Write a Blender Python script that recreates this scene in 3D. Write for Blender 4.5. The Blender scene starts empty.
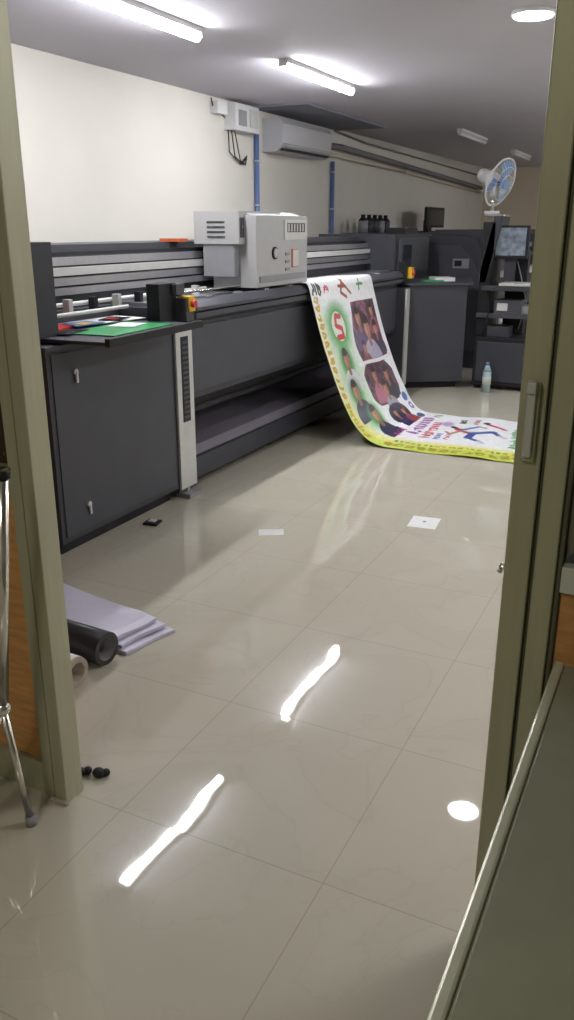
import bpy, bmesh, math, random
import numpy as np
from mathutils import Vector, Matrix
random.seed(4)
S=bpy.context.scene
try:
    S.view_settings.view_transform='Standard'
    S.view_settings.look='None'
except Exception: pass

# ---------------------------------------------------------------- materials
def mat(name,col,rough=0.5,metal=0.0,noise=0.0,nscale=20.0,emit=None,estr=0.0,bump=0.0,spec=None,stretch=None,trans=0.0,coat=0.0):
    m=bpy.data.materials.new(name); m.use_nodes=True
    nt=m.node_tree; b=nt.nodes['Principled BSDF']
    c=tuple(col)+(1,)
    b.inputs['Base Color'].default_value=c
    b.inputs['Roughness'].default_value=rough
    b.inputs['Metallic'].default_value=metal
    if spec is not None: b.inputs['Specular IOR Level'].default_value=spec
    if coat: b.inputs['Coat Weight'].default_value=coat
    if trans: b.inputs['Transmission Weight'].default_value=trans
    if emit:
        b.inputs['Emission Color'].default_value=tuple(emit)+(1,)
        b.inputs['Emission Strength'].default_value=estr
    if noise or bump:
        tc=nt.nodes.new('ShaderNodeTexCoord'); mp=nt.nodes.new('ShaderNodeMapping')
        nt.links.new(tc.outputs['Object'],mp.inputs[0])
        if stretch: mp.inputs['Scale'].default_value=stretch
        n=nt.nodes.new('ShaderNodeTexNoise'); n.inputs['Scale'].default_value=nscale
        n.inputs['Detail'].default_value=4
        nt.links.new(mp.outputs[0],n.inputs['Vector'])
        if noise:
            r=nt.nodes.new('ShaderNodeValToRGB')
            r.color_ramp.elements[0].position=.3; r.color_ramp.elements[1].position=.7
            r.color_ramp.elements[0].color=tuple(max(0,x*(1-noise)) for x in col)+(1,)
            r.color_ramp.elements[1].color=tuple(min(1,x*(1+noise)) for x in col)+(1,)
            nt.links.new(n.outputs['Fac'],r.inputs[0]); nt.links.new(r.outputs[0],b.inputs['Base Color'])
        if bump:
            bp=nt.nodes.new('ShaderNodeBump'); bp.inputs['Strength'].default_value=bump
            bp.inputs['Distance'].default_value=.01
            nt.links.new(n.outputs['Fac'],bp.inputs['Height']); nt.links.new(bp.outputs[0],b.inputs['Normal'])
    return m

WALL=mat('wall_paint',(.60,.575,.52),.8,noise=.02,nscale=3)
WALLF=mat('far_wall_paint',(.60,.53,.42),.8,noise=.03,nscale=3)
CEIL=mat('ceiling_paint',(.53,.51,.56),.85,noise=.02,nscale=2)
CEILD=mat('ceiling_dark_panel',(.20,.20,.24),.85,noise=.03)
ALU=mat('anodised_aluminium',(.40,.39,.265),.42,metal=.2,noise=.05,nscale=8,stretch=(8,8,.6))
ALUD=mat('aluminium_shadow_gap',(.12,.12,.08),.5,metal=.3,noise=.05)
WHITERAIL=mat('white_rail',(.55,.57,.50),.4,noise=.03)
WOOD=mat('laminate_wood',(.54,.27,.09),.35,noise=.18,nscale=6,stretch=(2,2,14))
STEEL=mat('chrome_steel',(.72,.70,.66),.18,metal=1,noise=.05)
RAIL=mat('rail_silver',(.48,.48,.51),.28,metal=.8,noise=.05,nscale=30)
DG=mat('machine_charcoal',(.038,.039,.048),.45,noise=.06,nscale=6,spec=.35)
DG2=mat('machine_graphite',(.055,.056,.067),.48,noise=.06,nscale=6,spec=.35)
BLK=mat('matte_black',(.010,.010,.012),.5,noise=.1,spec=.3)
LG=mat('light_grey_strip',(.50,.50,.48),.4,noise=.04)
CAR=mat('carriage_grey_white',(.37,.37,.365),.4,noise=.03,nscale=8)
CAR2=mat('carriage_grey',(.24,.24,.25),.45,noise=.03)
PLAT=mat('takeup_tray_grey',(.17,.155,.185),.3,noise=.1,nscale=5)
GREEN=mat('green_sheet',(.02,.27,.08),.35,noise=.15)
PAPER=mat('paper_white',(.68,.68,.68),.5,noise=.03)
LAV=mat('lavender_vinyl',(.54,.52,.64),.38,noise=.04,nscale=9)
VBLK=mat('black_vinyl',(.02,.018,.02),.28,noise=.1)
CARD=mat('cardboard_core',(.40,.34,.27),.8,noise=.1)
YEL=mat('yellow_plastic',(.65,.42,.02),.4,noise=.05)
RED=mat('red_plastic',(.55,.03,.02),.35,noise=.05)
ORG=mat('orange_plastic',(.5,.11,.03),.4,noise=.05)
BLUE=mat('blue_pipe',(.10,.16,.34),.45,noise=.05)
BLUEF=mat('fan_blue_blade',(.16,.30,.55),.3,noise=.05)
PIPE=mat('grey_insulated_pipe',(.18,.17,.18),.7,noise=.15,nscale=30)
BROWN=mat('brown_door',(.05,.018,.012),.5,noise=.2)
SCR=mat('screen_glass',(.02,.025,.035),.12,noise=.1)
SCRL=mat('screen_lit',(.12,.14,.17),.2,noise=.6,nscale=18,emit=(.25,.3,.36),estr=.2)
DESK=mat('desk_top_olive',(.30,.30,.22),.35,noise=.06,nscale=12)
DESKE=mat('desk_edge_trim',(.62,.62,.50),.3,metal=.2,noise=.05)
BOT=mat('bottle_plastic',(.30,.42,.42),.15,noise=.1)
TUBE=mat('led_tube',(1,1,1),.5,emit=(.95,.96,1.0),estr=80,noise=.01)
DISC=mat('led_disc',(1,1,1),.5,emit=(.95,.97,1.0),estr=30,noise=.01)
WARM=mat('office_lamp_diffuser',(1,1,1),.5,emit=(1,.97,.82),estr=6,noise=.01)
TUBEOFF=mat('led_tube_off',(.6,.6,.62),.4,noise=.02)
WHITE=mat('white_plastic',(.62,.62,.62),.4,noise=.02)
CREAM=mat('ac_offwhite',(.46,.46,.48),.4,noise=.02)

# floor tile
def floor_mat():
    m=bpy.data.materials.new('vitrified_tile'); m.use_nodes=True; nt=m.node_tree; b=nt.nodes['Principled BSDF']
    N=nt.nodes.new; L=nt.links.new
    tc=N('ShaderNodeTexCoord'); mp=N('ShaderNodeMapping'); L(tc.outputs['Object'],mp.inputs[0])
    mp.inputs['Location'].default_value=(.615+6,-1.46+6,0)
    br=N('ShaderNodeTexBrick'); br.offset=0; br.squash=1
    br.inputs['Scale'].default_value=1; br.inputs['Brick Width'].default_value=.6; br.inputs['Row Height'].default_value=.6
    br.inputs['Mortar Size'].default_value=.0016; br.inputs['Mortar Smooth'].default_value=.3
    br.inputs['Color1'].default_value=(.98,.98,.98,1); br.inputs['Color2'].default_value=(1,1,1,1); br.inputs['Mortar'].default_value=(.76,.73,.68,1)
    L(mp.outputs[0],br.inputs['Vector'])
    n1=N('ShaderNodeTexNoise'); n1.inputs['Scale'].default_value=1.6; n1.inputs['Detail'].default_value=8; n1.inputs['Distortion'].default_value=1.8
    L(tc.outputs['Object'],n1.inputs['Vector'])
    r=N('ShaderNodeValToRGB'); e=r.color_ramp.elements
    e[0].position=.35; e[0].color=(.475,.445,.36,1); e[1].position=.65; e[1].color=(.50,.47,.385,1)
    x=e.new(.5); x.color=(.485,.455,.372,1)
    y=e.new(.515); y.color=(.467,.434,.352,1)
    z=e.new(.53); z.color=(.488,.458,.374,1)
    L(n1.outputs['Fac'],r.inputs[0])
    mx=N('ShaderNodeMix'); mx.data_type='RGBA'; mx.blend_type='MULTIPLY'; mx.inputs['Factor'].default_value=1
    L(r.outputs[0],mx.inputs['A']); L(br.outputs['Color'],mx.inputs['B']); L(mx.outputs['Result'],b.inputs['Base Color'])
    n2=N('ShaderNodeTexNoise'); n2.inputs['Scale'].default_value=5; n2.inputs['Detail'].default_value=3
    L(tc.outputs['Object'],n2.inputs['Vector'])
    rr=N('ShaderNodeMapRange'); rr.inputs['To Min'].default_value=.008; rr.inputs['To Max'].default_value=.035
    L(n2.outputs['Fac'],rr.inputs['Value']); L(rr.outputs[0],b.inputs['Roughness'])
    # each tile laid with a minute tilt, as real tiles are
    sc=N('ShaderNodeVectorMath'); sc.operation='SCALE'; sc.inputs['Scale'].default_value=1/.6; L(mp.outputs[0],sc.inputs[0])
    flr=N('ShaderNodeVectorMath'); flr.operation='FLOOR'; L(sc.outputs[0],flr.inputs[0])
    sx=N('ShaderNodeSeparateXYZ'); cx=N('ShaderNodeCombineXYZ'); L(flr.outputs[0],sx.inputs[0]); L(sx.outputs[0],cx.inputs[0]); L(sx.outputs[1],cx.inputs[1])
    wn=N('ShaderNodeTexWhiteNoise'); wn.noise_dimensions='3D'; L(cx.outputs[0],wn.inputs['Vector'])
    sb=N('ShaderNodeVectorMath'); sb.operation='SUBTRACT'; sb.inputs[1].default_value=(.5,.5,.5); L(wn.outputs['Color'],sb.inputs[0])
    s2=N('ShaderNodeVectorMath'); s2.operation='MULTIPLY'; s2.inputs[1].default_value=(.008,.008,0); L(sb.outputs[0],s2.inputs[0])
    ge=N('ShaderNodeNewGeometry'); ad=N('ShaderNodeVectorMath'); ad.operation='ADD'; L(ge.outputs['Normal'],ad.inputs[0]); L(s2.outputs[0],ad.inputs[1])
    nm=N('ShaderNodeVectorMath'); nm.operation='NORMALIZE'; L(ad.outputs[0],nm.inputs[0])
    bp=N('ShaderNodeBump'); bp.inputs['Strength'].default_value=.055; bp.inputs['Distance'].default_value=.02
    n3=N('ShaderNodeTexNoise'); n3.inputs['Scale'].default_value=3.6; n3.inputs['Detail'].default_value=1
    L(tc.outputs['Object'],n3.inputs['Vector']); L(n3.outputs['Fac'],bp.inputs['Height']); L(nm.outputs[0],bp.inputs['Normal']); L(bp.outputs[0],b.inputs['Normal'])
    b.inputs['Specular IOR Level'].default_value=1.0
    return m
FLOOR=floor_mat()

def dots_mat(name,base,dot,scale):
    m=bpy.data.materials.new(name); m.use_nodes=True; nt=m.node_tree; b=nt.nodes['Principled BSDF']
    tc=nt.nodes.new('ShaderNodeTexCoord'); v=nt.nodes.new('ShaderNodeTexVoronoi'); v.inputs['Scale'].default_value=scale
    r=nt.nodes.new('ShaderNodeValToRGB'); r.color_ramp.elements[0].position=.28; r.color_ramp.elements[1].position=.42
    r.color_ramp.elements[0].color=dot+(1,); r.color_ramp.elements[1].color=base+(1,)
    nt.links.new(tc.outputs['Object'],v.inputs['Vector']); nt.links.new(v.outputs['Distance'],r.inputs[0]); nt.links.new(r.outputs[0],b.inputs['Base Color'])
    b.inputs['Roughness'].default_value=.3
    return m
FILM=dots_mat('printed_window_film',(.03,.015,.01),(.36,.15,.05),30)
FILM2=dots_mat('printed_window_film_dim',(.16,.15,.10),(.05,.06,.05),16)

# ---------------------------------------------------------------- builder
class B:
    def __init__(s,name): s.n=name; s.bm=bmesh.new(); s.m=[]
    def mi(s,m):
        if m not in s.m: s.m.append(m)
        return s.m.index(m)
    def poly(s,verts,faces,m,smooth=False):
        i=s.mi(m); vs=[s.bm.verts.new(v) for v in verts]
        for f in faces:
            try:
                fc=s.bm.faces.new([vs[k] for k in f]); fc.material_index=i; fc.smooth=smooth
            except ValueError: pass
    def box(s,x0,x1,y0,y1,z0,z1,m,rz=0,piv=None,tilt=None):
        v=[(x,y,z) for x in (x0,x1) for y in (y0,y1) for z in (z0,z1)]
        if rz:
            p=Vector(piv) if piv else Vector(((x0+x1)/2,(y0+y1)/2,0)); R=Matrix.Rotation(rz,3,'Z')
            p.z=0
            v=[tuple(R@(Vector(q)-p)+p) for q in v]
        s.poly(v,[(0,1,3,2),(4,6,7,5),(0,4,5,1),(2,3,7,6),(0,2,6,4),(1,5,7,3)],m)
    def prism(s,pts,z0,z1,m):   # pts CCW in XY
        n=len(pts); v=[(x,y,z0) for x,y in pts]+[(x,y,z1) for x,y in pts]
        s.poly(v,[tuple(range(n-1,-1,-1)),tuple(range(n,2*n))]+[(i,(i+1)%n,n+(i+1)%n,n+i) for i in range(n)],m)
    def prof(s,pts,y0,y1,m):    # XZ profile extruded along Y
        n=len(pts); v=[(x,y0,z) for x,z in pts]+[(x,y1,z) for x,z in pts]
        s.poly(v,[tuple(range(n)),tuple(range(2*n-1,n-1,-1))]+[(i,n+i,n+(i+1)%n,(i+1)%n) for i in range(n)],m)
    def cyl(s,p0,p1,r,m,r1=None,seg=20,cap=True):
        p0=Vector(p0);p1=Vector(p1);d=(p1-p0).normalized()
        up=Vector((0,0,1)) if abs(d.z)<.9 else Vector((1,0,0))
        a=d.cross(up).normalized(); b=d.cross(a); r1=r if r1 is None else r1
        v=[]
        for P,R in ((p0,r),(p1,r1)):
            for k in range(seg):
                t=2*math.pi*k/seg; v.append(tuple(P+a*R*math.cos(t)+b*R*math.sin(t)))
        i=s.mi(m); vs=[s.bm.verts.new(q) for q in v]
        for k in range(seg):
            f=s.bm.faces.new([vs[k],vs[(k+1)%seg],vs[seg+(k+1)%seg],vs[seg+k]]); f.material_index=i; f.smooth=True
        if cap:
            f=s.bm.faces.new(vs[:seg][::-1]); f.material_index=i
            f=s.bm.faces.new(vs[seg:]); f.material_index=i
    def tube(s,p0,p1,ro,ri,m,mi_,seg=28):   # hollow roll
        p0=Vector(p0);p1=Vector(p1);d=(p1-p0).normalized(); a=d.cross(Vector((0,0,1))).normalized(); b=d.cross(a)
        def ring(P,R): return [s.bm.verts.new(P+a*R*math.cos(2*math.pi*k/seg)+b*R*math.sin(2*math.pi*k/seg)) for k in range(seg)]
        o0,o1,i0,i1=ring(p0,ro),ring(p1,ro),ring(p0,ri),ring(p1,ri)
        M=s.mi(m);N=s.mi(mi_)
        for k in range(seg):
            j=(k+1)%seg
            for q,mm,sm in (((o0[k],o0[j],o1[j],o1[k]),M,1),((i0[j],i0[k],i1[k],i1[j]),N,1),((o0[j],o0[k],i0[k],i0[j]),M,0),((o1[k],o1[j],i1[j],i1[k]),M,0)):
                f=s.bm.faces.new(q); f.material_index=mm; f.smooth=bool(sm)
    def path(s,pts,r,m,seg=10):
        for i in range(len(pts)-1): s.cyl(pts[i],pts[i+1],r,m,seg=seg)
        for p in pts[1:-1]: s.ball(p,r,m,8,6)
    def ball(s,c,r,m,u=16,v=10,sc=(1,1,1)):
        i=s.mi(m); M=Matrix.Translation(c)@Matrix.Diagonal((*sc,1))
        g=bmesh.ops.create_uvsphere(s.bm,u_segments=u,v_segments=v,radius=r,matrix=M)
        fs={f for q in g['verts'] for f in q.link_faces}
        for f in fs: f.material_index=i; f.smooth=True
    def done(s,bevel=0,fix=True):
        if fix: bmesh.ops.recalc_face_normals(s.bm,faces=s.bm.faces)
        me=bpy.data.meshes.new(s.n); s.bm.to_mesh(me); s.bm.free()
        for m in s.m: me.materials.append(m)
        o=bpy.data.objects.new(s.n,me); S.collection.objects.link(o)
        if bevel:
            d=o.modifiers.new('bevel','BEVEL'); d.width=bevel; d.segments=2; d.limit_method='ANGLE'; d.angle_limit=math.radians(50)
        return o

XL,XR,YB,YF,ZC=-4.05,1.6,-2.2,17.0,2.58
# ---------------------------------------------------------------- room
b=B('floor'); b.box(XL-.1,XR+.1,YB-.1,YF+.1,-.1,0,FLOOR); b.done()
b=B('ceiling'); b.box(XL-.1,XR+.1,YB-.1,YF+.1,ZC,ZC+.1,CEIL); b.done()
b=B('wall_left'); b.box(XL-.1,XL,YB-.1,YF+.1,0,ZC,WALL); b.done()
b=B('wall_right'); b.box(XR,XR+.1,YB-.1,YF+.1,0,ZC,WALL); b.done()
b=B('wall_far'); b.box(XL,XR,YF,YF+.1,0,ZC,WALLF); b.done()
b=B('wall_back'); b.box(XL,XR,YB-.1,YB,0,ZC,WALL); b.done()
b=B('trim_ceiling_dark_panel'); b.box(-4.04,-3.45,7.5,9.6,ZC-.02,ZC,CEILD); b.done()  # thin dark grey panel laid against the ceiling
b=B('baseboard_left'); b.box(XL,XL+.012,1.6,YF,0,.1,WALLF); b.done()

# partition (aluminium framed) with door opening
PY=1.45
b=B('wall_partition')
for (x0,x1,film) in ((XL,-1.445,FILM),(-.15,XR,FILM2)):
    zr=0 if x0<-1 else -.02
    b.box(x0,x1,PY-.008,PY+.008,.10,.90+zr,WOOD)
    b.box(x0,x1,PY-.004,PY+.004,.95+zr,ZC-.05,film)
    b.box(x0,x1,PY-.024,PY+.024,.0,.10,ALU)
    b.box(x0,x1,PY-.028,PY+.028,.90+zr,.95+zr,WHITERAIL if x0>-1 else ALU)
    b.box(x0,x1,PY-.024,PY+.024,ZC-.05,ZC,ALU)
for x in (-2.3,-3.2): b.box(x-.025,x+.025,PY-.025,PY+.025,0,ZC,ALU)
b.box(.75,.8,PY-.025,PY+.025,0,ZC,ALU)
b.box(-1.365,-.25,PY-.006,PY+.006,2.2,ZC,FILM2)
b.box(-1.365,-.25,PY-.025,PY+.025,2.12,2.2,ALU)
b.done(.002)
b=B('trim_door_jamb_left')
b.box(-1.445,-1.41,PY-.03,PY+.03,0,ZC,ALU); b.box(-1.41,-1.403,PY-.022,PY+.022,0,ZC,ALUD); b.box(-1.403,-1.363,PY-.035,PY+.035,0,ZC,ALU)
b.box(-1.415,-1.355,PY-.045,PY-.035,0,.012,CARD)
b.done(.003)
b=B('trim_door_jamb_right')
b.box(-.25,-.205,PY-.035,PY+.03,0,ZC,ALU); b.box(-.205,-.198,PY-.022,PY+.022,0,ZC,ALUD); b.box(-.198,-.16,PY-.03,PY+.03,0,ZC,ALU); b.box(-.16,-.15,PY-.02,PY+.02,0,ZC,ALUD)
# door handle + latch
b.box(-.238,-.214,PY-.05,PY-.035,1.12,1.255,ALU); b.box(-.233,-.219,PY-.062,PY-.05,1.13,1.245,LG)
b.box(-.234,-.218,PY-.07,PY-.05,1.24,1.26,LG)
b.cyl((-.25,PY,.90),(-.265,PY,.90),.007,STEEL); b.cyl((-.262,PY-.012,.895),(-.262,PY+.012,.885),.004,STEEL)
b.done(.003)

# ---------------------------------------------------------------- lights
def area(name,loc,sx,sy,power,col,shape='RECTANGLE'):
    l=bpy.data.lights.new(name,'AREA'); l.shape=shape; l.size=sx
    if shape=='RECTANGLE': l.size_y=sy
    l.energy=power; l.color=col
    o=bpy.data.objects.new(name,l); o.location=loc; S.collection.objects.link(o)
def tube_light(y0,y1,x,lit,pw=0):
    b=B('tube_light')
    b.box(x-.035,x+.035,y0-.02,y1+.02,ZC-.028,ZC,WHITE)
    b.box(x-.03,x+.03,y0-.03,y0-.015,ZC-.05,ZC,WHITE); b.box(x-.03,x+.03,y1+.015,y1+.03,ZC-.05,ZC,WHITE)
    b.cyl((x,y0-.015,ZC-.048),(x,y1+.015,ZC-.048),.024,TUBE if lit else TUBEOFF)
    b.done()
    if pw: area('tube_lamp',(x,(y0+y1)/2,ZC-.074),.02,y1-y0,pw,(.97,.97,1.0))
tube_light(3.35,4.55,-2.8,True,22); tube_light(5.6,6.8,-2.75,True,20)
tube_light(10.2,11.4,-2.75,False); tube_light(13.2,14.4,-2.75,False)
for y,pw in ((2.6,14),(6.2,20),(9.8,20),(13.4,20)): tube_light(y,y+1.2,.9,True,pw)  # unseen row on the right, added to brighten far room and printer fronts
b=B('ceiling_downlight'); b.cyl((-1,5.02,ZC-.02),(-1,5.02,ZC),.115,WHITE,seg=32); b.cyl((-1,5.02,ZC-.026),(-1,5.02,ZC-.02),.10,DISC,seg=32); b.done()
area('downlight_lamp',(-1,5.02,ZC-.03),.16,.16,12,(.95,.97,1),'DISK')
b=B('office_ceiling_lamp'); b.box(-1.1,-.5,-1.2,-.6,ZC-.04,ZC,WHITE); b.box(-1.07,-.53,-1.17,-.63,ZC-.045,ZC-.04,WARM); b.done()
area('office_lamp',(-.8,-.9,ZC-.06),.5,.5,17,(1,.97,.80))

# ---------------------------------------------------------------- big printer
b=B('wide_format_printer')
# near base cabinet
b.box(-3.35,-2.55,2.80,3.80,.07,.99,DG)
b.box(-2.552,-2.545,2.83,3.775,.10,.965,DG2)            # door skin
b.box(-3.30,-2.60,2.84,3.78,.0,.07,BLK)
b.box(-3.38,-2.52,2.77,3.82,.985,1.005,DG2)              # cabinet top lip
for y,z in ((2.98,.87),(3.0,.22)):
    b.cyl((-2.546,y,z),(-2.535,y,z),.014,LG); b.box(-2.54,-2.53,y-.006,y+.006,z-.05,z+.0,LG)
# perforated light strip
b.box(-2.66,-2.545,3.80,3.98,.04,.965,DG2)
b.box(-2.56,-2.535,3.81,3.975,.06,.96,LG)
b.box(-2.54,-2.532,3.855,3.93,.45,.93,BLK)
for k in range(16): b.box(-2.534,-2.530,3.865,3.92,.47+k*.028,.485+k*.028,DG2)
b.box(-2.60,-2.50,3.84,3.96,0,.03,CAR2); b.cyl((-2.56,3.9,.02),(-2.56,3.9,.1),.02,STEEL)
# near end cap
b.box(-3.50,-2.62,2.80,2.98,1.0,1.44,DG)
b.box(-3.55,-3.20,2.80,8.9,.95,1.38,DG)
b.box(-3.50,-3.08,2.98,8.0,1.38,1.415,DG2)
# guide rail
for z0,z1,x,m in ((1.315,1.355,-2.97,RAIL),(1.265,1.305,-2.95,LG),(1.215,1.255,-2.96,RAIL),(1.17,1.205,-2.94,RAIL)):
    b.box(x-.04,x,2.98,7.9,z0,z1,m)
b.box(-3.2,-3.0,2.98,7.9,1.10,1.36,DG)
b.box(-3.08,-3.0,2.98,7.9,1.36,1.38,BLK)
# platen
b.box(-3.2,-2.58,3.80,7.9,1.02,1.085,DG2)
b.prof([(-2.99,1.085),(-2.99,1.105),(-2.74,1.105),(-2.74,1.085)],3.85,7.9,RAIL)
b.prof([(-2.72,1.085),(-2.72,1.10),(-2.60,1.10),(-2.60,1.085)],3.85,7.9,BLK)
b.prof([(-2.60,1.06),(-2.60,1.115),(-2.54,1.115),(-2.50,1.08),(-2.50,1.06)],3.98,7.6,DG2)
b.cyl((-2.65,3.9,1.15),(-2.65,4.75,1.15),.008,STEEL); b.cyl((-2.88,3.05,1.13),(-2.88,4.7,1.13),.012,LG)
for k in range(8): b.box(-2.86,-2.82,3.1+k*.2,3.13+k*.2,1.09,1.16,LG if k%2 else BLK)
for k in range(9): b.box(-2.60,-2.56,4.2+k*.36,4.26+k*.36,1.112,1.124,CAR2)
b.box(-3.1,-2.9,3.0,3.8,1.0,1.10,DG2)
# front beam panel
b.box(-3.2,-2.56,3.98,7.6,.56,1.06,DG)
b.prof([(-2.56,.99),(-2.56,1.05),(-2.50,1.05),(-2.50,1.02)],3.98,7.6,DG2)
b.box(-2.562,-2.545,3.99,7.55,.60,.97,DG2)
b.prof([(-3.2,.50),(-2.62,.50),(-2.57,.56),(-3.2,.56)],3.98,7.6,BLK)
# back sheet, take-up tubes, lower tray
b.box(-3.4,-3.3,3.8,7.6,.05,.56,BLK)
b.cyl((-2.80,3.98,.42),(-2.80,7.6,.42),.035,DG,seg=16); b.cyl((-3.05,3.98,.36),(-3.05,7.6,.36),.045,DG2,seg=16)
b.prof([(-3.25,.24),(-3.25,.28),(-2.66,.235),(-2.60,.17),(-2.60,.13),(-2.66,.13)],3.98,7.6,PLAT)
b.box(-3.2,-2.68,3.98,7.6,.10,.20,BLK)
b.prof([(-2.62,.06),(-2.62,.19),(-2.585,.19),(-2.585,.06)],3.98,7.6,DG)
for y in (4.1,5.2,6.3,7.4): b.cyl((-2.7,y,0),(-2.7,y,.1),.03,BLK)
# brackets
b.box(-2.62,-2.54,3.68,3.84,1.0,1.22,BLK); b.box(-2.56,-2.47,3.83,3.90,1.02,1.14,DG2)
b.box(-2.53,-2.46,3.845,3.905,1.07,1.15,YEL); b.cyl((-2.46,3.875,1.11),(-2.44,3.875,1.11),.02,RED)
b.box(-2.56,-2.51,3.80,3.88,1.16,1.215,DG2)
# input tray on top of cabinet
b.box(-2.95,-2.28,2.86,3.70,1.015,1.030,DG,rz=math.radians(3))
b.box(-2.30,-2.275,2.86,3.70,1.01,1.045,BLK,rz=math.radians(3),piv=(-2.6,3.28,0))
b.box(-2.66,-2.38,3.04,3.58,1.031,1.036,GREEN,rz=math.radians(4))
b.box(-2.64,-2.50,3.34,3.52,1.037,1.039,PAPER,rz=math.radians(14)); b.box(-2.70,-2.58,2.96,3.16,1.037,1.040,SCR,rz=.2)
b.box(-2.94,-2.70,3.25,3.75,1.037,1.041,PAPER,rz=math.radians(-8)); b.box(-2.86,-2.72,3.02,3.25,1.037,1.046,RED,rz=.3)
b.box(-2.84,-2.70,3.22,3.42,1.042,1.046,BLUE,rz=-.1); b.box(-2.82,-2.70,3.5,3.66,1.042,1.047,SCR,rz=.3)
b.box(-2.78,-2.72,3.27,3.36,1.0462,1.0475,YEL,rz=.1); b.box(-2.80,-2.74,3.54,3.60,1.0472,1.048,RED,rz=.2)
b.cyl((-2.74,3.0,1.10),(-2.76,3.7,1.10),.010,LG)
b.box(-3.15,-3.0,4.60,4.70,1.415,1.435,ORG)
# far side: strip, angled cabinet, cap
b.box(-2.66,-2.46,7.55,7.70,.04,.97,DG2); b.box(-2.47,-2.445,7.56,7.65,.06,.96,LG)
b.prism([(-2.46,7.70),(-1.99,8.0),(-2.25,8.95),(-3.3,8.95),(-3.3,7.70)],.07,.985,DG)
b.prism([(-2.48,7.76),(-2.06,8.05),(-2.3,8.9),(-3.2,8.9),(-3.2,7.76)],0,.07,BLK)
b.prism([(-2.48,7.66),(-1.94,8.0),(-2.2,9.0),(-3.3,9.0),(-3.3,7.66)],.985,1.005,DG2)
b.box(-3.50,-2.70,7.9,9.0,1.0,1.44,DG)
b.box(-2.72,-2.66,8.0,8.9,1.08,1.40,DG2)
b.box(-2.55,-2.48,7.60,7.72,1.0,1.2,BLK); b.box(-2.50,-2.44,7.66,7.73,1.05,1.15,YEL); b.cyl((-2.44,7.69,1.1),(-2.42,7.69,1.1),.022,RED)
b.box(-2.45,-2.25,8.0,8.10,1.005,1.02,GREEN,rz=.5); b.box(-2.4,-2.2,8.1,8.3,1.005,1.04,PAPER,rz=.6)
b.box(-2.72,-2.64,8.05,8.25,1.12,1.34,SCR); b.box(-2.9,-2.7,8.2,8.6,1.44,1.50,BLK)
b.done(.004)

# carriage
b=B('print_head_carriage')
b.box(-2.99,-2.66,4.76,5.35,1.40,1.60,CAR)
b.box(-2.90,-2.58,4.84,5.62,1.13,1.575,CAR)
b.prof([(-2.90,1.575),(-2.62,1.575),(-2.70,1.60),(-2.90,1.60)],4.86,5.60,CAR2)
b.box(-2.93,-2.70,4.77,4.84,1.20,1.50,CAR2)
b.box(-2.58,-2.572,4.88,5.58,1.16,1.20,CAR2)
b.cyl((-2.582,5.10,1.34),(-2.570,5.10,1.34),.04,BLK,seg=24); b.cyl((-2.572,5.10,1.34),(-2.565,5.10,1.34),.03,CAR,seg=24)
b.box(-2.582,-2.572,5.24,5.60,1.42,1.55,LG); b.box(-2.573,-2.570,5.28,5.56,1.47,1.53,DG2)
for k in range(6): b.box(-2.573,-2.569,5.29+k*.045,5.31+k*.045,1.475,1.525,LG)
b.box(-2.582,-2.572,5.36,5.46,1.24,1.36,ORG); b.box(-2.576,-2.569,5.365,5.455,1.245,1.355,LG)
for k in range(3): b.box(-2.582,-2.572,5.26,5.32,1.22+k*.05,1.24+k*.05,CAR2)
for k in range(4):
    b.box(-2.89,-2.76,4.755,4.762,1.44+k*.03,1.45+k*.03,DG2)
for k in range(3): b.box(-2.662,-2.655,4.775+k*.02,4.785+k*.02,1.44,1.56,DG2)
b.done(.008)

# ---------------------------------------------------------------- banner with printed artwork (vertex painted mesh)
prof=[(-2.86,1.112),(-2.62,1.125),(-2.52,1.13),(-2.485,1.105),(-2.455,1.0),(-2.37,.72),(-2.28,.48),(-2.20,.30),(-2.12,.165),(-2.02,.065),(-1.92,.02),(-1.80,.006),(-1.5,.004),(-1.2,.012),(-1.0,.005),(-.45,.004)]
P=np.array(prof)
pts=[]
for i in range(len(P)-1):
    p0=P[max(i-1,0)];p1=P[i];p2=P[i+1];p3=P[min(i+2,len(P)-1)]
    for t in np.linspace(0,1,20,endpoint=False):
        pts.append(.5*((2*p1)+(-p0+p2)*t+(2*p0-5*p1+4*p2-p3)*t*t+(-p0+3*p1-3*p2+p3)*t**3))
pts.append(P[-1]); pts=np.array(pts)
L=np.concatenate([[0],np.cumsum(np.hypot(*np.diff(pts,axis=0).T))])
NA,NB=760,320
sa=np.linspace(0,L[-1],NA); X=np.interp(sa,L,pts[:,0]); Z=np.maximum(np.interp(sa,L,pts[:,1]),.004)
W=1.26; bb=np.linspace(0,W,NB)
A0=float(np.interp(-2.5,pts[:60,0],L[:60]))
A,Bq=np.meshgrid(sa-A0,bb,indexing='ij')
fl=np.clip((A-1.0)/1.0,0,1)
XX=X[:,None]-.16*fl*(Bq/W); YY=5.44+Bq+0*A; ZZ=Z[:,None]+0*Bq+.012*np.sin(Bq*9+A*3)*np.clip(A,0,1)*np.clip((1.3-A)*3,0,1)+.003*(1+np.sin(A*14+Bq*5))*(A>1.25)
verts=np.stack([XX,YY,ZZ],-1).reshape(-1,3)
idx=np.arange(NA*NB).reshape(NA,NB)
F=np.stack([idx[:-1,:-1],idx[:-1,1:],idx[1:,1:],idx[1:,:-1]],-1).reshape(-1,4)
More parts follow.
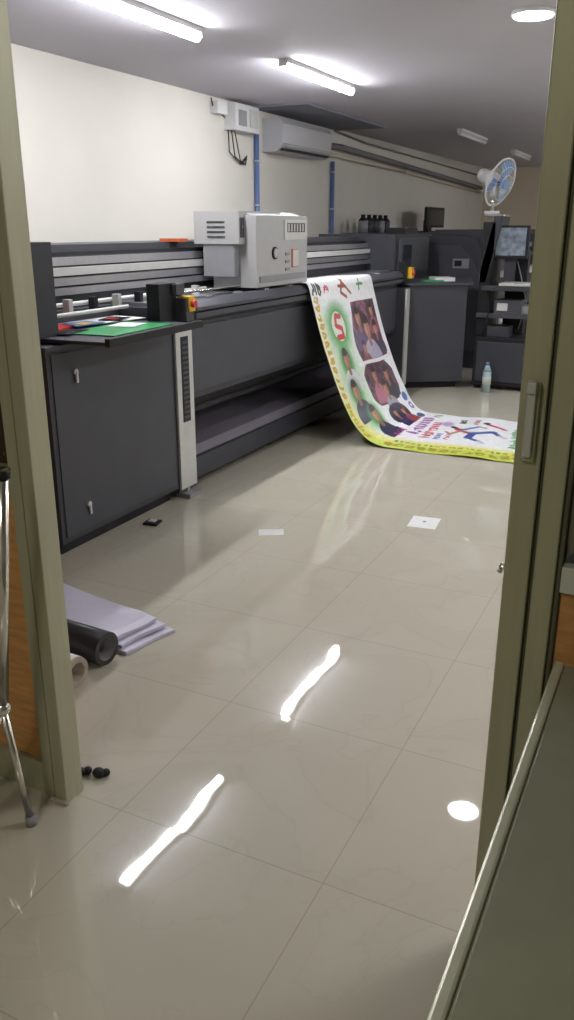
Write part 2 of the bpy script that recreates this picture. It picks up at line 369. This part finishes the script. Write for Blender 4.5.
def vnoise(sc,seed):
    r=np.random.RandomState(seed).rand(64,64)
    x=(A+2)*sc; y=(Bq+1)*sc; xi=np.floor(x).astype(int);yi=np.floor(y).astype(int);fx=x-xi;fy=y-yi
    g=lambda i,j:r[i%64,j%64]
    return g(xi,yi)*(1-fx)*(1-fy)+g(xi+1,yi)*fx*(1-fy)+g(xi,yi+1)*(1-fx)*fy+g(xi+1,yi+1)*fx*fy
C=np.ones((NA,NB,3))*np.array([.70,.71,.74])
def put(mask,c): C[mask]=np.array(c)
def soft(a,q,ra,rb,c,k=1.0):
    d=np.sqrt(((A-a)/ra)**2+((Bq-q)/rb)**2); w=(np.clip((1-d)*2,0,1)*k)[...,None]; C[:]=C*(1-w)+w*np.array(c)
def rect(a0,a1,b0,b1): return (A>a0)&(A<a1)&(Bq>b0)&(Bq<b1)
def ell(a,b_,ra,rb): return ((A-a)/ra)**2+((Bq-b_)/rb)**2<1
def seg(a0,b0,a1,b1,w):
    da,db=a1-a0,b1-b0; l=da*da+db*db+1e-9; t=np.clip(((A-a0)*da+(Bq-b0)*db)/l,0,1)
    return np.hypot(A-a0-t*da,Bq-b0-t*db)<w
def glyphs(a,b0,b1,h,w,c,seed,alongA=False):
    r=np.random.RandomState(seed); q=b0
    while q<b1-w:
        for k in range(3):
            x0,x1,y0,y1=r.rand(4)
            if alongA: put(seg(q+x0*w*.8,a+y0*h,q+x1*w*.8,a+y1*h,h*.12),c)
            else: put(seg(a+y0*h,q+x0*w*.8,a+y1*h,q+x1*w*.8,h*.12),c)
        if r.rand()<.6:
            if alongA: put(ell(q+w*.4,a+h*.5,w*.36,h*.45)&~ell(q+w*.4,a+h*.5,w*.18,h*.24),c)
            else: put(ell(a+h*.5,q+w*.4,h*.45,w*.36)&~ell(a+h*.5,q+w*.4,h*.24,w*.18),c)
        q+=w
def person(a,q,s,shirt,skin=(.30,.14,.085)):
    put(ell(a+.13*s,q,.085*s,.080*s)&(A<a+.15*s),shirt)
    put(seg(a+.03*s,q,a+.06*s,q,.014*s),tuple(x*.8 for x in skin))
    put(ell(a-.012*s,q,.034*s,.031*s),(.02,.012,.01))
    put(ell(a+.006*s,q,.036*s,.026*s),skin)
    put(ell(a-.026*s,q,.016*s,.026*s),(.02,.012,.01))
    put(ell(a+.012*s,q-.012*s,.022*s,.010*s),tuple(x*1.5 for x in skin))
n1=vnoise(14,1);n2=vnoise(30,2);n3=vnoise(7,5)
# green/white field down the left half
g=np.clip(1-np.abs(Bq-.32)/.34,0,1)*np.clip((A-.12)*6,0,1)*np.clip((1.35-A)*3,0,1)*(.5+.4*n3)
g=np.clip(g*1.2,0,1)
C[:]=C*(1-g[...,None])+g[...,None]*np.array([.13,.38,.07])
yb=.16+.17*np.clip((A-.8)/.6,0,1)
y=np.clip((yb-Bq)/.10,0,1)*np.clip((A-.05)*3,0,1)*(.45+.45*np.clip(A-.6,0,1))
C[:]=C*(1-y[...,None])+y[...,None]*np.array([.66,.60,.06])
gg=np.clip((yb*.6-Bq)/.08,0,1)*(A>.9)
C[:]=C*(1-.7*gg[...,None])+.7*gg[...,None]*np.array([.40,.52,.06])
# top logos
glyphs(.01,.04,.22,.10,.085,(.02,.02,.02),11); glyphs(.03,.24,.36,.06,.05,(.5,.04,.05),12)
put(seg(.02,.60,.10,.55,.014)|seg(.10,.55,.14,.64,.014)|seg(.02,.60,.12,.74,.012)|ell(0.0,.60,.025,.025)|seg(.05,.52,.06,.66,.012),(.28,.06,.03))
put(seg(.02,.95,.10,.93,.012)|seg(.06,.9,.06,1.02,.010),(.05,.25,.1))
# left border text
glyphs(.03,.10,1.25,.075,.065,(.45,.27,.02),13,True)
glyphs(.05,1.3,2.6,.09,.085,(.30,.24,.03),14,True)
glyphs(.17,1.35,2.6,.05,.045,(.10,.28,.08),33,True)
# green card with letter
soft(.34,.36,.22,.24,(.05,.28,.05)); put(ell(.34,.36,.11,.12),(.58,.62,.55))
put((seg(.27,.42,.26,.34,.02)|seg(.26,.34,.33,.31,.02)|seg(.33,.31,.36,.41,.02)|seg(.36,.41,.42,.41,.02)|seg(.42,.41,.42,.30,.02)),(.5,.03,.03))
# collage of photos
def photo(mask,cs,nn=None):
    k=(n1*.5+n2*.5) if nn is None else nn; k=(k-k.min())/(k.max()-k.min())
    x=np.clip((k*1.5-.25),0,.999)*(len(cs)-1); i0=x.astype(int); f=(x-i0)[...,None]; cs=np.array(cs); cc=cs[i0]*(1-f)+cs[i0+1]*f; C[mask]=cc[mask]
photo(rect(.19,.66,.58,1.18)&(Bq>.63+.05*np.sin(A*9)),[(.02,.015,.02),(.10,.03,.05),(.05,.03,.07),(.26,.10,.12),(.09,.03,.07)])
for (a,q,s_,c) in ((.31,.76,1.8,(.09,.05,.13)),(.27,1.08,1.3,(.22,.05,.10)),(.42,1.08,1.5,(.05,.03,.07)),(.40,.90,2.2,(.34,.31,.40)),(.55,.74,1.2,(.20,.05,.05))): person(a,q,s_,c)
put(rect(.66,.69,.52,1.26),(.66,.66,.68))
photo(rect(.69,1.04,.54,1.16)&ell(.87,.84,.22,.34),[(.01,.01,.015),(.03,.02,.04),(.15,.05,.07),(.02,.015,.03),(.09,.06,.08)])
for (a,q,s_,c) in ((.78,.74,1.6,(.36,.12,.17)),(.80,1.00,1.5,(.02,.02,.03)),(.90,.88,1.6,(.30,.28,.32))): person(a,q,s_,c)
for (a,q) in ((.58,.33),(.82,.30),(1.06,.42)):
    soft(a+.03,q,.15,.14,(.05,.22,.05)); person(a,q,1.8,(.48,.48,.50) if a<.7 else (.03,.03,.06),(.28,.12,.07))
photo(ell(1.17,.86,.12,.20),[(.01,.01,.03),(.02,.02,.08),(.02,.02,.02),(.12,.03,.05)])
person(1.13,.80,1.3,(.02,.02,.08)); person(1.15,.96,1.2,(.22,.04,.05))
put(ell(1.06,1.16,.045,.05),(.06,.14,.34)); put(ell(1.16,1.18,.04,.04)&~ell(1.16,1.18,.018,.018),(.1,.1,.3)); put(ell(1.30,1.12,.04,.06),(.05,.1,.2))
# text blocks on floor part
glyphs(1.36,.50,1.10,.10,.075,(.22,.03,.25),21); glyphs(1.49,.42,.98,.08,.06,(.45,.03,.07),22); glyphs(1.60,.40,.62,.05,.05,(.05,.08,.34),23)
glyphs(1.28,.36,.62,.06,.06,(.36,.04,.18),24); glyphs(1.42,1.12,1.24,.08,.05,(.10,.26,.10),26); glyphs(1.68,.40,.62,.04,.035,(.4,.04,.1),27)
glyphs(1.70,1.0,1.2,.07,.05,(.03,.03,.03),28); glyphs(1.84,1.0,1.2,.05,.04,(.4,.03,.06),29)
soft(1.62,.92,.07,.11,(.38,.26,.46))
# dancing figure
put(seg(1.75,.78,1.88,.70,.045),(.45,.05,.08)); put(seg(1.79,.80,1.86,.74,.02),(.6,.55,.5)); put(ell(1.70,.83,.032,.032),(.12,.06,.04)); put(ell(1.685,.84,.026,.03),(.02,.015,.015))
put(seg(1.78,.76,1.70,.60,.018),(.35,.18,.12)); put(seg(1.70,.60,1.66,.66,.014),(.35,.18,.12)); put(seg(1.78,.80,1.90,.92,.022),(.08,.18,.40)); put(seg(1.90,.92,1.97,.88,.013),(.35,.18,.12))
put(seg(1.88,.70,1.86,.54,.034),(.06,.10,.30)); put(seg(1.86,.54,1.96,.46,.024),(.06,.10,.30)); put(seg(1.88,.70,2.04,.76,.034),(.06,.10,.30)); put(seg(2.04,.76,2.10,.66,.022),(.06,.10,.30))
put(seg(1.96,.46,1.99,.42,.022),(.5,.5,.5)); put(seg(2.10,.66,2.14,.63,.024),(.5,.5,.5)); put(seg(1.98,1.0,2.12,.90,.022),(.5,.05,.1)); put(ell(1.96,1.04,.035,.035),(.03,.03,.03))
glyphs(2.18,.35,1.0,.10,.07,(.10,.28,.12),25)
C*= (.90+.20*vnoise(60,9))[...,None]; C=np.clip(C,0,.74)
me=bpy.data.meshes.new('printed_banner'); me.from_pydata(verts.tolist(),[],F.tolist())
ca=me.color_attributes.new('print','FLOAT_COLOR','POINT')
ca.data.foreach_set('color',np.concatenate([C,np.ones((NA,NB,1))],-1).astype(np.float32).ravel())
me.polygons.foreach_set('use_smooth',[True]*len(me.polygons))
m=bpy.data.materials.new('printed_flex'); m.use_nodes=True; nt=m.node_tree; bs=nt.nodes['Principled BSDF']
at=nt.nodes.new('ShaderNodeAttribute'); at.attribute_name='print'; nt.links.new(at.outputs['Color'],bs.inputs['Base Color']); bs.inputs['Roughness'].default_value=.4
me.materials.append(m); o=bpy.data.objects.new('printed_banner',me); S.collection.objects.link(o)

# ---------------------------------------------------------------- second machine far
b=B('roll_printer')
b.box(-2.95,-2.0,9.4,12.8,1.05,1.34,DG); b.box(-2.85,-2.05,9.5,12.7,.55,1.05,DG2)
b.prof([(-2.95,.0),(-2.1,.0),(-1.98,.3),(-2.0,.95),(-2.16,1.22),(-2.34,1.42),(-2.95,1.42)],9.25,9.5,DG)
b.prof([(-2.80,.2),(-2.2,.2),(-2.1,.4),(-2.12,.9),(-2.26,1.15),(-2.42,1.32),(-2.80,1.32)],9.235,9.25,DG2)
b.box(-2.48,-2.30,9.225,9.236,1.08,1.18,CAR2); b.box(-2.46,-2.38,9.222,9.226,1.10,1.16,SCR)
b.prof([(-2.95,.0),(-2.1,.0),(-1.98,.3),(-2.0,.95),(-2.12,1.30),(-2.3,1.48),(-2.95,1.48)],12.6,12.9,DG)
b.box(-2.02,-1.96,9.5,12.6,1.28,1.33,RAIL); b.box(-2.02,-1.95,9.5,12.6,1.18,1.22,RAIL); b.box(-2.05,-1.90,9.5,12.6,.98,1.05,LG)
b.prof([(-2.0,1.34),(-2.9,1.34),(-2.8,1.48),(-2.2,1.48)],9.6,12.5,DG2)
b.box(-2.1,-1.88,11.0,11.5,1.1,1.42,DG2)
b.cyl((-2.0,9.5,.45),(-2.0,12.6,.45),.07,PAPER); b.box(-2.7,-2.1,9.5,12.6,.1,.3,BLK)
b.done(.01)

b=B('machine_console')
b.box(-1.90,-1.38,8.05,8.55,.04,.50,BLK); b.box(-1.87,-1.41,8.04,8.05,.08,.46,DG)
b.box(-1.92,-1.80,8.15,8.5,.5,1.55,BLK); b.box(-1.72,-1.52,8.4,8.5,.5,1.3,BLK)
b.box(-1.92,-1.40,8.1,8.5,.68,.72,DG2); b.box(-1.86,-1.36,8.0,8.4,.94,.98,DG)
b.prof([(-1.94,1.0),(-1.86,1.0),(-1.74,1.6),(-1.82,1.6)],8.15,8.5,DG)
b.box(-1.84,-1.50,8.22,8.27,1.22,1.52,BLK); b.box(-1.815,-1.525,8.212,8.222,1.25,1.50,SCRL)
b.box(-1.72,-1.62,8.27,8.35,.98,1.3,DG)
b.box(-1.7,-1.30,8.0,8.3,.985,1.01,LG); b.box(-1.75,-1.5,8.1,8.35,.72,.85,DG2); b.box(-1.72,-1.62,8.09,8.10,.75,.82,LG)
b.box(-1.55,-1.42,8.15,8.35,.72,.80,CAR2); b.box(-1.8,-1.6,8.1,8.35,.5,.6,DG)
b.path([(-1.80,8.14,1.25),(-1.83,8.10,1.0),(-1.79,8.08,.75),(-1.84,8.10,.5)],.008,BLK,seg=6)
b.path([(-1.62,8.38,1.2),(-1.55,8.36,1.0),(-1.50,8.38,.8),(-1.56,8.4,.55)],.007,CAR2,seg=6)
for x,y in ((-1.86,8.1),(-1.42,8.1),(-1.86,8.5),(-1.42,8.5)): b.cyl((x,y,0),(x,y,.05),.025,BLK)
b.box(-1.92,-1.74,8.2,8.4,1.60,1.62,STEEL)
b.done(.005)

# fan
b=B('pedestal_fan')
c=Vector((-1.82,8.28,1.90)); nrm=Vector((.88,-.30,-.33)).normalized()
a1=nrm.cross(Vector((0,0,1))).normalized(); a2=nrm.cross(a1)
def ring(cc,R,r,m,n=28):
    ps=[cc+a1*R*math.cos(2*math.pi*k/n)+a2*R*math.sin(2*math.pi*k/n) for k in range(n+1)]
    for k in range(n): b.cyl(ps[k],ps[k+1],r,m,seg=6,cap=False)
ring(c,.215,.009,WHITE); ring(c+nrm*.05,.15,.003,WHITE); ring(c+nrm*.06,.08,.003,WHITE); ring(c-nrm*.05,.15,.003,WHITE)
for k in range(28):
    t=2*math.pi*k/28; d=a1*math.cos(t)+a2*math.sin(t)
    b.path([c+d*.215,c+d*.15+nrm*.05,c+d*.04+nrm*.065],.002,WHITE,seg=5)
    b.path([c+d*.215,c+d*.15-nrm*.05,c+d*.04-nrm*.06],.002,WHITE,seg=5)
for k in range(3):
    t0=2*math.pi*k/3
    vs=[]
    for (r_,dt,h) in ((.03,-.3,.01),(.19,-.25,.025),(.20,.35,.0),(.18,.75,-.02),(.03,.5,-.01)):
        vs.append(tuple(c+(a1*math.cos(t0+dt)+a2*math.sin(t0+dt))*r_+nrm*h))
    b.poly(vs,[(0,1,2,3,4)],BLUEF)
b.cyl(c+nrm*.0,c+nrm*.07,.045,BLUEF); b.cyl(c-nrm*.20,c-nrm*.05,.06,WHITE,r1=.075); b.ball(c-nrm*.20,.06,WHITE)
j=c-nrm*.07
b.cyl((j.x,j.y,1.78),j,.028,WHITE); b.cyl((j.x,j.y,1.64),(j.x,j.y,1.80),.014,STEEL); b.cyl((j.x,j.y,1.622),(j.x,j.y,1.65),.07,WHITE)
b.done()

b=B('water_bottle')
bx,by=-1.72,7.9
b.cyl((bx,by,0),(bx,by,.2),.04,BOT); b.cyl((bx,by,.2),(bx,by,.26),.04,BOT,r1=.016); b.cyl((bx,by,.26),(bx,by,.285),.017,BLUE); b.cyl((bx,by,.08),(bx,by,.15),.041,LG)
b.done()

# ---------------------------------------------------------------- wall services
b=B('air_conditioner')
b.prof([(-4.05,2.2),(-3.90,2.2),(-3.83,2.26),(-3.82,2.45),(-3.86,2.50),(-4.05,2.50)],7.75,8.95,CREAM)
b.box(-3.90,-3.835,7.79,8.90,2.215,2.235,BLK,); b.box(-3.822,-3.816,7.75,8.95,2.27,2.275,CAR2)
b.done(.01)
b=B('electrical_box')
b.box(-4.05,-3.93,7.02,7.46,2.33,2.55,WHITE); b.box(-3.93,-3.925,7.07,7.22,2.37,2.50,CAR2); b.box(-3.93,-3.92,7.28,7.42,2.37,2.52,LG); b.box(-4.05,-3.97,6.78,6.95,2.44,2.54,WHITE)
for k in range(3): b.path([(-4.0,7.0+k*.06,2.33),(-4.02,7.05+k*.1,2.15-k*.03),(-4.02,7.25+k*.05,2.06),(-4.02,7.38,2.14)],.006,BLK,seg=6)
b.path([(-4.02,6.75,2.56),(-4.02,6.78,2.5),(-4.0,6.95,2.42)],.006,BLK,seg=6)
b.done(.006)
for y,zt in ((7.58,2.34),(9.45,2.22)):
    b=B('conduit_pipe')
    b.cyl((-4.02,y,0),(-4.02,y,zt),.024,BLUE)
    for z in (.6,1.7,2.1): b.box(-4.045,-3.99,y-.03,y+.03,z,z+.015,LG)
    b.done()
b=B('refrigerant_pipe')
b.path([(-3.98,8.97,2.36),(-3.98,9.6,2.38),(-3.98,12,2.32),(-3.98,16.5,2.2)],.035,PIPE); b.path([(-4.0,8.97,2.29),(-4.0,12,2.25),(-4.0,16.5,2.13)],.02,WALLF)
b.path([(-4.02,9.5,2.55),(-4.02,10.5,2.50),(-4.02,16.8,2.42)],.012,PIPE)
b.done()
b=B('door_1'); b.box(-2.1,-1.1,16.92,16.985,0,2.05,BROWN); b.box(-2.02,-1.18,16.905,16.92,.1,1.0,BROWN); b.box(-2.02,-1.18,16.905,16.92,1.1,1.95,BROWN); b.cyl((-2.0,16.9,1.0),(-2.0,16.85,1.0),.02,STEEL); b.done(.005)

b=B('storage_shelf')
b.box(-4.0,-3.62,9.7,12.5,1.40,1.44,DG2)
for y in (9.75,11.1,12.45):
    for x in (-3.96,-3.66): b.box(x-.015,x+.015,y-.015,y+.015,0,1.40,DG)
b.box(-4.0,-3.62,9.7,12.5,.7,.73,DG2)
b.done(.003)
b=B('computer_monitor')
b.box(-3.68,-3.64,12.0,12.9,1.50,1.78,BLK); b.box(-3.642,-3.635,12.03,12.87,1.53,1.75,SCR); b.box(-3.75,-3.68,12.2,12.4,1.44,1.6,BLK); b.box(-3.85,-3.64,12.1,12.48,1.44,1.455,BLK)
b.done(.004)
b=B('ink_bottles')
for k in range(5):
    y=9.85+k*.2; x=-3.78
    b.cyl((x,y,1.44),(x,y,1.58),.06,DG2 if k%3 else CAR2); b.cyl((x,y,1.58),(x,y,1.62),.06,BLK,r1=.025); b.cyl((x,y,1.62),(x,y,1.65),.026,BLK)
b.done()

# ---------------------------------------------------------------- items on floor
b=B('vinyl_roll')
b.tube((-2.75,2.14,.062),(-1.74,2.085,.062),.062,.044,VBLK,PIPE); b.done()
b=B('vinyl_roll')
b.tube((-2.75,1.96,.054),(-1.735,1.915,.054),.054,.036,CARD,CARD)
b.tube((-2.74,1.96,.054),(-1.745,1.916,.054),.0555,.0545,PAPER,PAPER); b.done()
b=B('folded_vinyl_sheet')
def slab(cor,z0,z1,seed):   # cor: 4 XY corners
    n=24; vs=[];fs=[]
    c0,c1,c2,c3=[Vector((p[0],p[1],0)) for p in cor]
    for lay in range(2):
        for i in range(n+1):
            for j in range(n+1):
                u=i/n; v=j/n
                p=c0.lerp(c1,u).lerp(c3.lerp(c2,u),v)
                p.x+=.004*math.sin(v*6+seed)*u; p.y+=.004*math.sin(u*11+seed)
                e=max(abs(u-.5),abs(v-.5))*2
                z=z0 if lay==0 else z1*(1-.08*max(0,(e-.92)/.08)**2)+.003*math.sin(u*8+seed)*math.sin(v*5+seed)+.005*math.exp(-((u-v*.4-.5)/.04)**2)
                vs.append((p.x,p.y,max(z,.001)))
    N=(n+1)*(n+1); g=lambda l,i,j:l*N+i*(n+1)+j
    for i in range(n):
        for j in range(n):
            fs.append((g(1,i,j),g(1,i+1,j),g(1,i+1,j+1),g(1,i,j+1))); fs.append((g(0,i,j),g(0,i,j+1),g(0,i+1,j+1),g(0,i+1,j)))
        fs+= [(g(0,i,0),g(0,i+1,0),g(1,i+1,0),g(1,i,0)),(g(0,i,n),g(1,i,n),g(1,i+1,n),g(0,i+1,n)),(g(0,0,i),g(1,0,i),g(1,0,i+1),g(0,0,i+1)),(g(0,n,i),g(0,n,i+1),g(1,n,i+1),g(1,n,i))]
    vs_=b; b.poly(vs,fs,LAV,False)
slab([(-2.75,2.225),(-1.72,2.165),(-1.66,2.40),(-2.7,2.57)],.001,.016,1)
slab([(-2.73,2.235),(-1.745,2.170),(-1.70,2.392),(-2.68,2.56)],.021,.036,2.5)
slab([(-2.73,2.24),(-1.77,2.175),(-1.735,2.385),(-2.68,2.55)],.041,.058,4)
b.done()
b=B('paper_label'); b.box(-1.23,-1.08,3.96,4.14,.0,.002,PAPER,rz=.1); b.box(-1.165,-1.15,4.05,4.075,.002,.003,CAR2); b.done()
b=B('paper_label'); b.box(-1.89,-1.76,3.51,3.60,.0,.002,LG,rz=.5); b.done()
b=B('cable_clip'); b.box(-2.50,-2.42,3.36,3.44,.0,.012,BLK,rz=.2); b.box(-2.48,-2.44,3.38,3.42,.012,.02,LG,rz=.2); b.done(.003)
b=B('rubber_door_stopper')
for x,y,s_ in ((-1.36,1.55,1),(-1.41,1.535,.8)):
    b.ball((x,y,.014*s_),.018*s_,BLK,12,8,(1.1,1,.8)); b.ball((x+.016*s_,y+.012,.012),.013,BLK,10,8,(1,1,.9))
b.done()
# chrome stand
b=B('chrome_stand')
b.cyl((-1.412,1.28,.36),(-1.318,1.28,1.0),.014,STEEL); b.cyl((-1.321,1.28,.98),(-1.318,1.28,1.0),.017,BLK)
b.ball((-1.412,1.28,.37),.022,STEEL)
for q in ((-1.395,1.31,.012),(-1.62,1.30,.012),(-1.50,1.08,.012)):
    b.cyl((-1.412,1.28,.37),q,.010,STEEL); b.cyl((q[0],q[1],0),(q[0],q[1],.03),.014,CAR2)
b.done()
# desk
b=B('office_desk')
b.box(-.125,1.0,-.6,PY-.04,.725,.748,DESK); b.box(-.142,-.125,-.6,PY-.04,.718,.752,DESKE)
b.box(-.08,-.05,-.5,1.35,.02,.725,DESK); b.box(.9,.93,-.5,1.35,.02,.725,DESK); b.box(-.08,.93,1.3,1.33,.3,.725,DESK)
for x in (-.07,.91):
    for y in (-.45,1.3): b.cyl((x,y,0),(x,y,.03),.015,BLK)
b.done(.004)

# ---------------------------------------------------------------- world + camera
w=bpy.data.worlds.new('world'); S.world=w; w.use_nodes=True
w.node_tree.nodes['Background'].inputs[0].default_value=(.6,.65,.7,1); w.node_tree.nodes['Background'].inputs[1].default_value=.3
cam=bpy.data.cameras.new('camera'); co=bpy.data.objects.new('camera',cam); S.collection.objects.link(co)
co.location=(0,0,1.5); co.rotation_euler=(math.radians(71),0,math.radians(26))
cam.sensor_fit='VERTICAL'; cam.sensor_height=24; cam.lens=24*820/1020; cam.clip_start=.02
S.camera=co
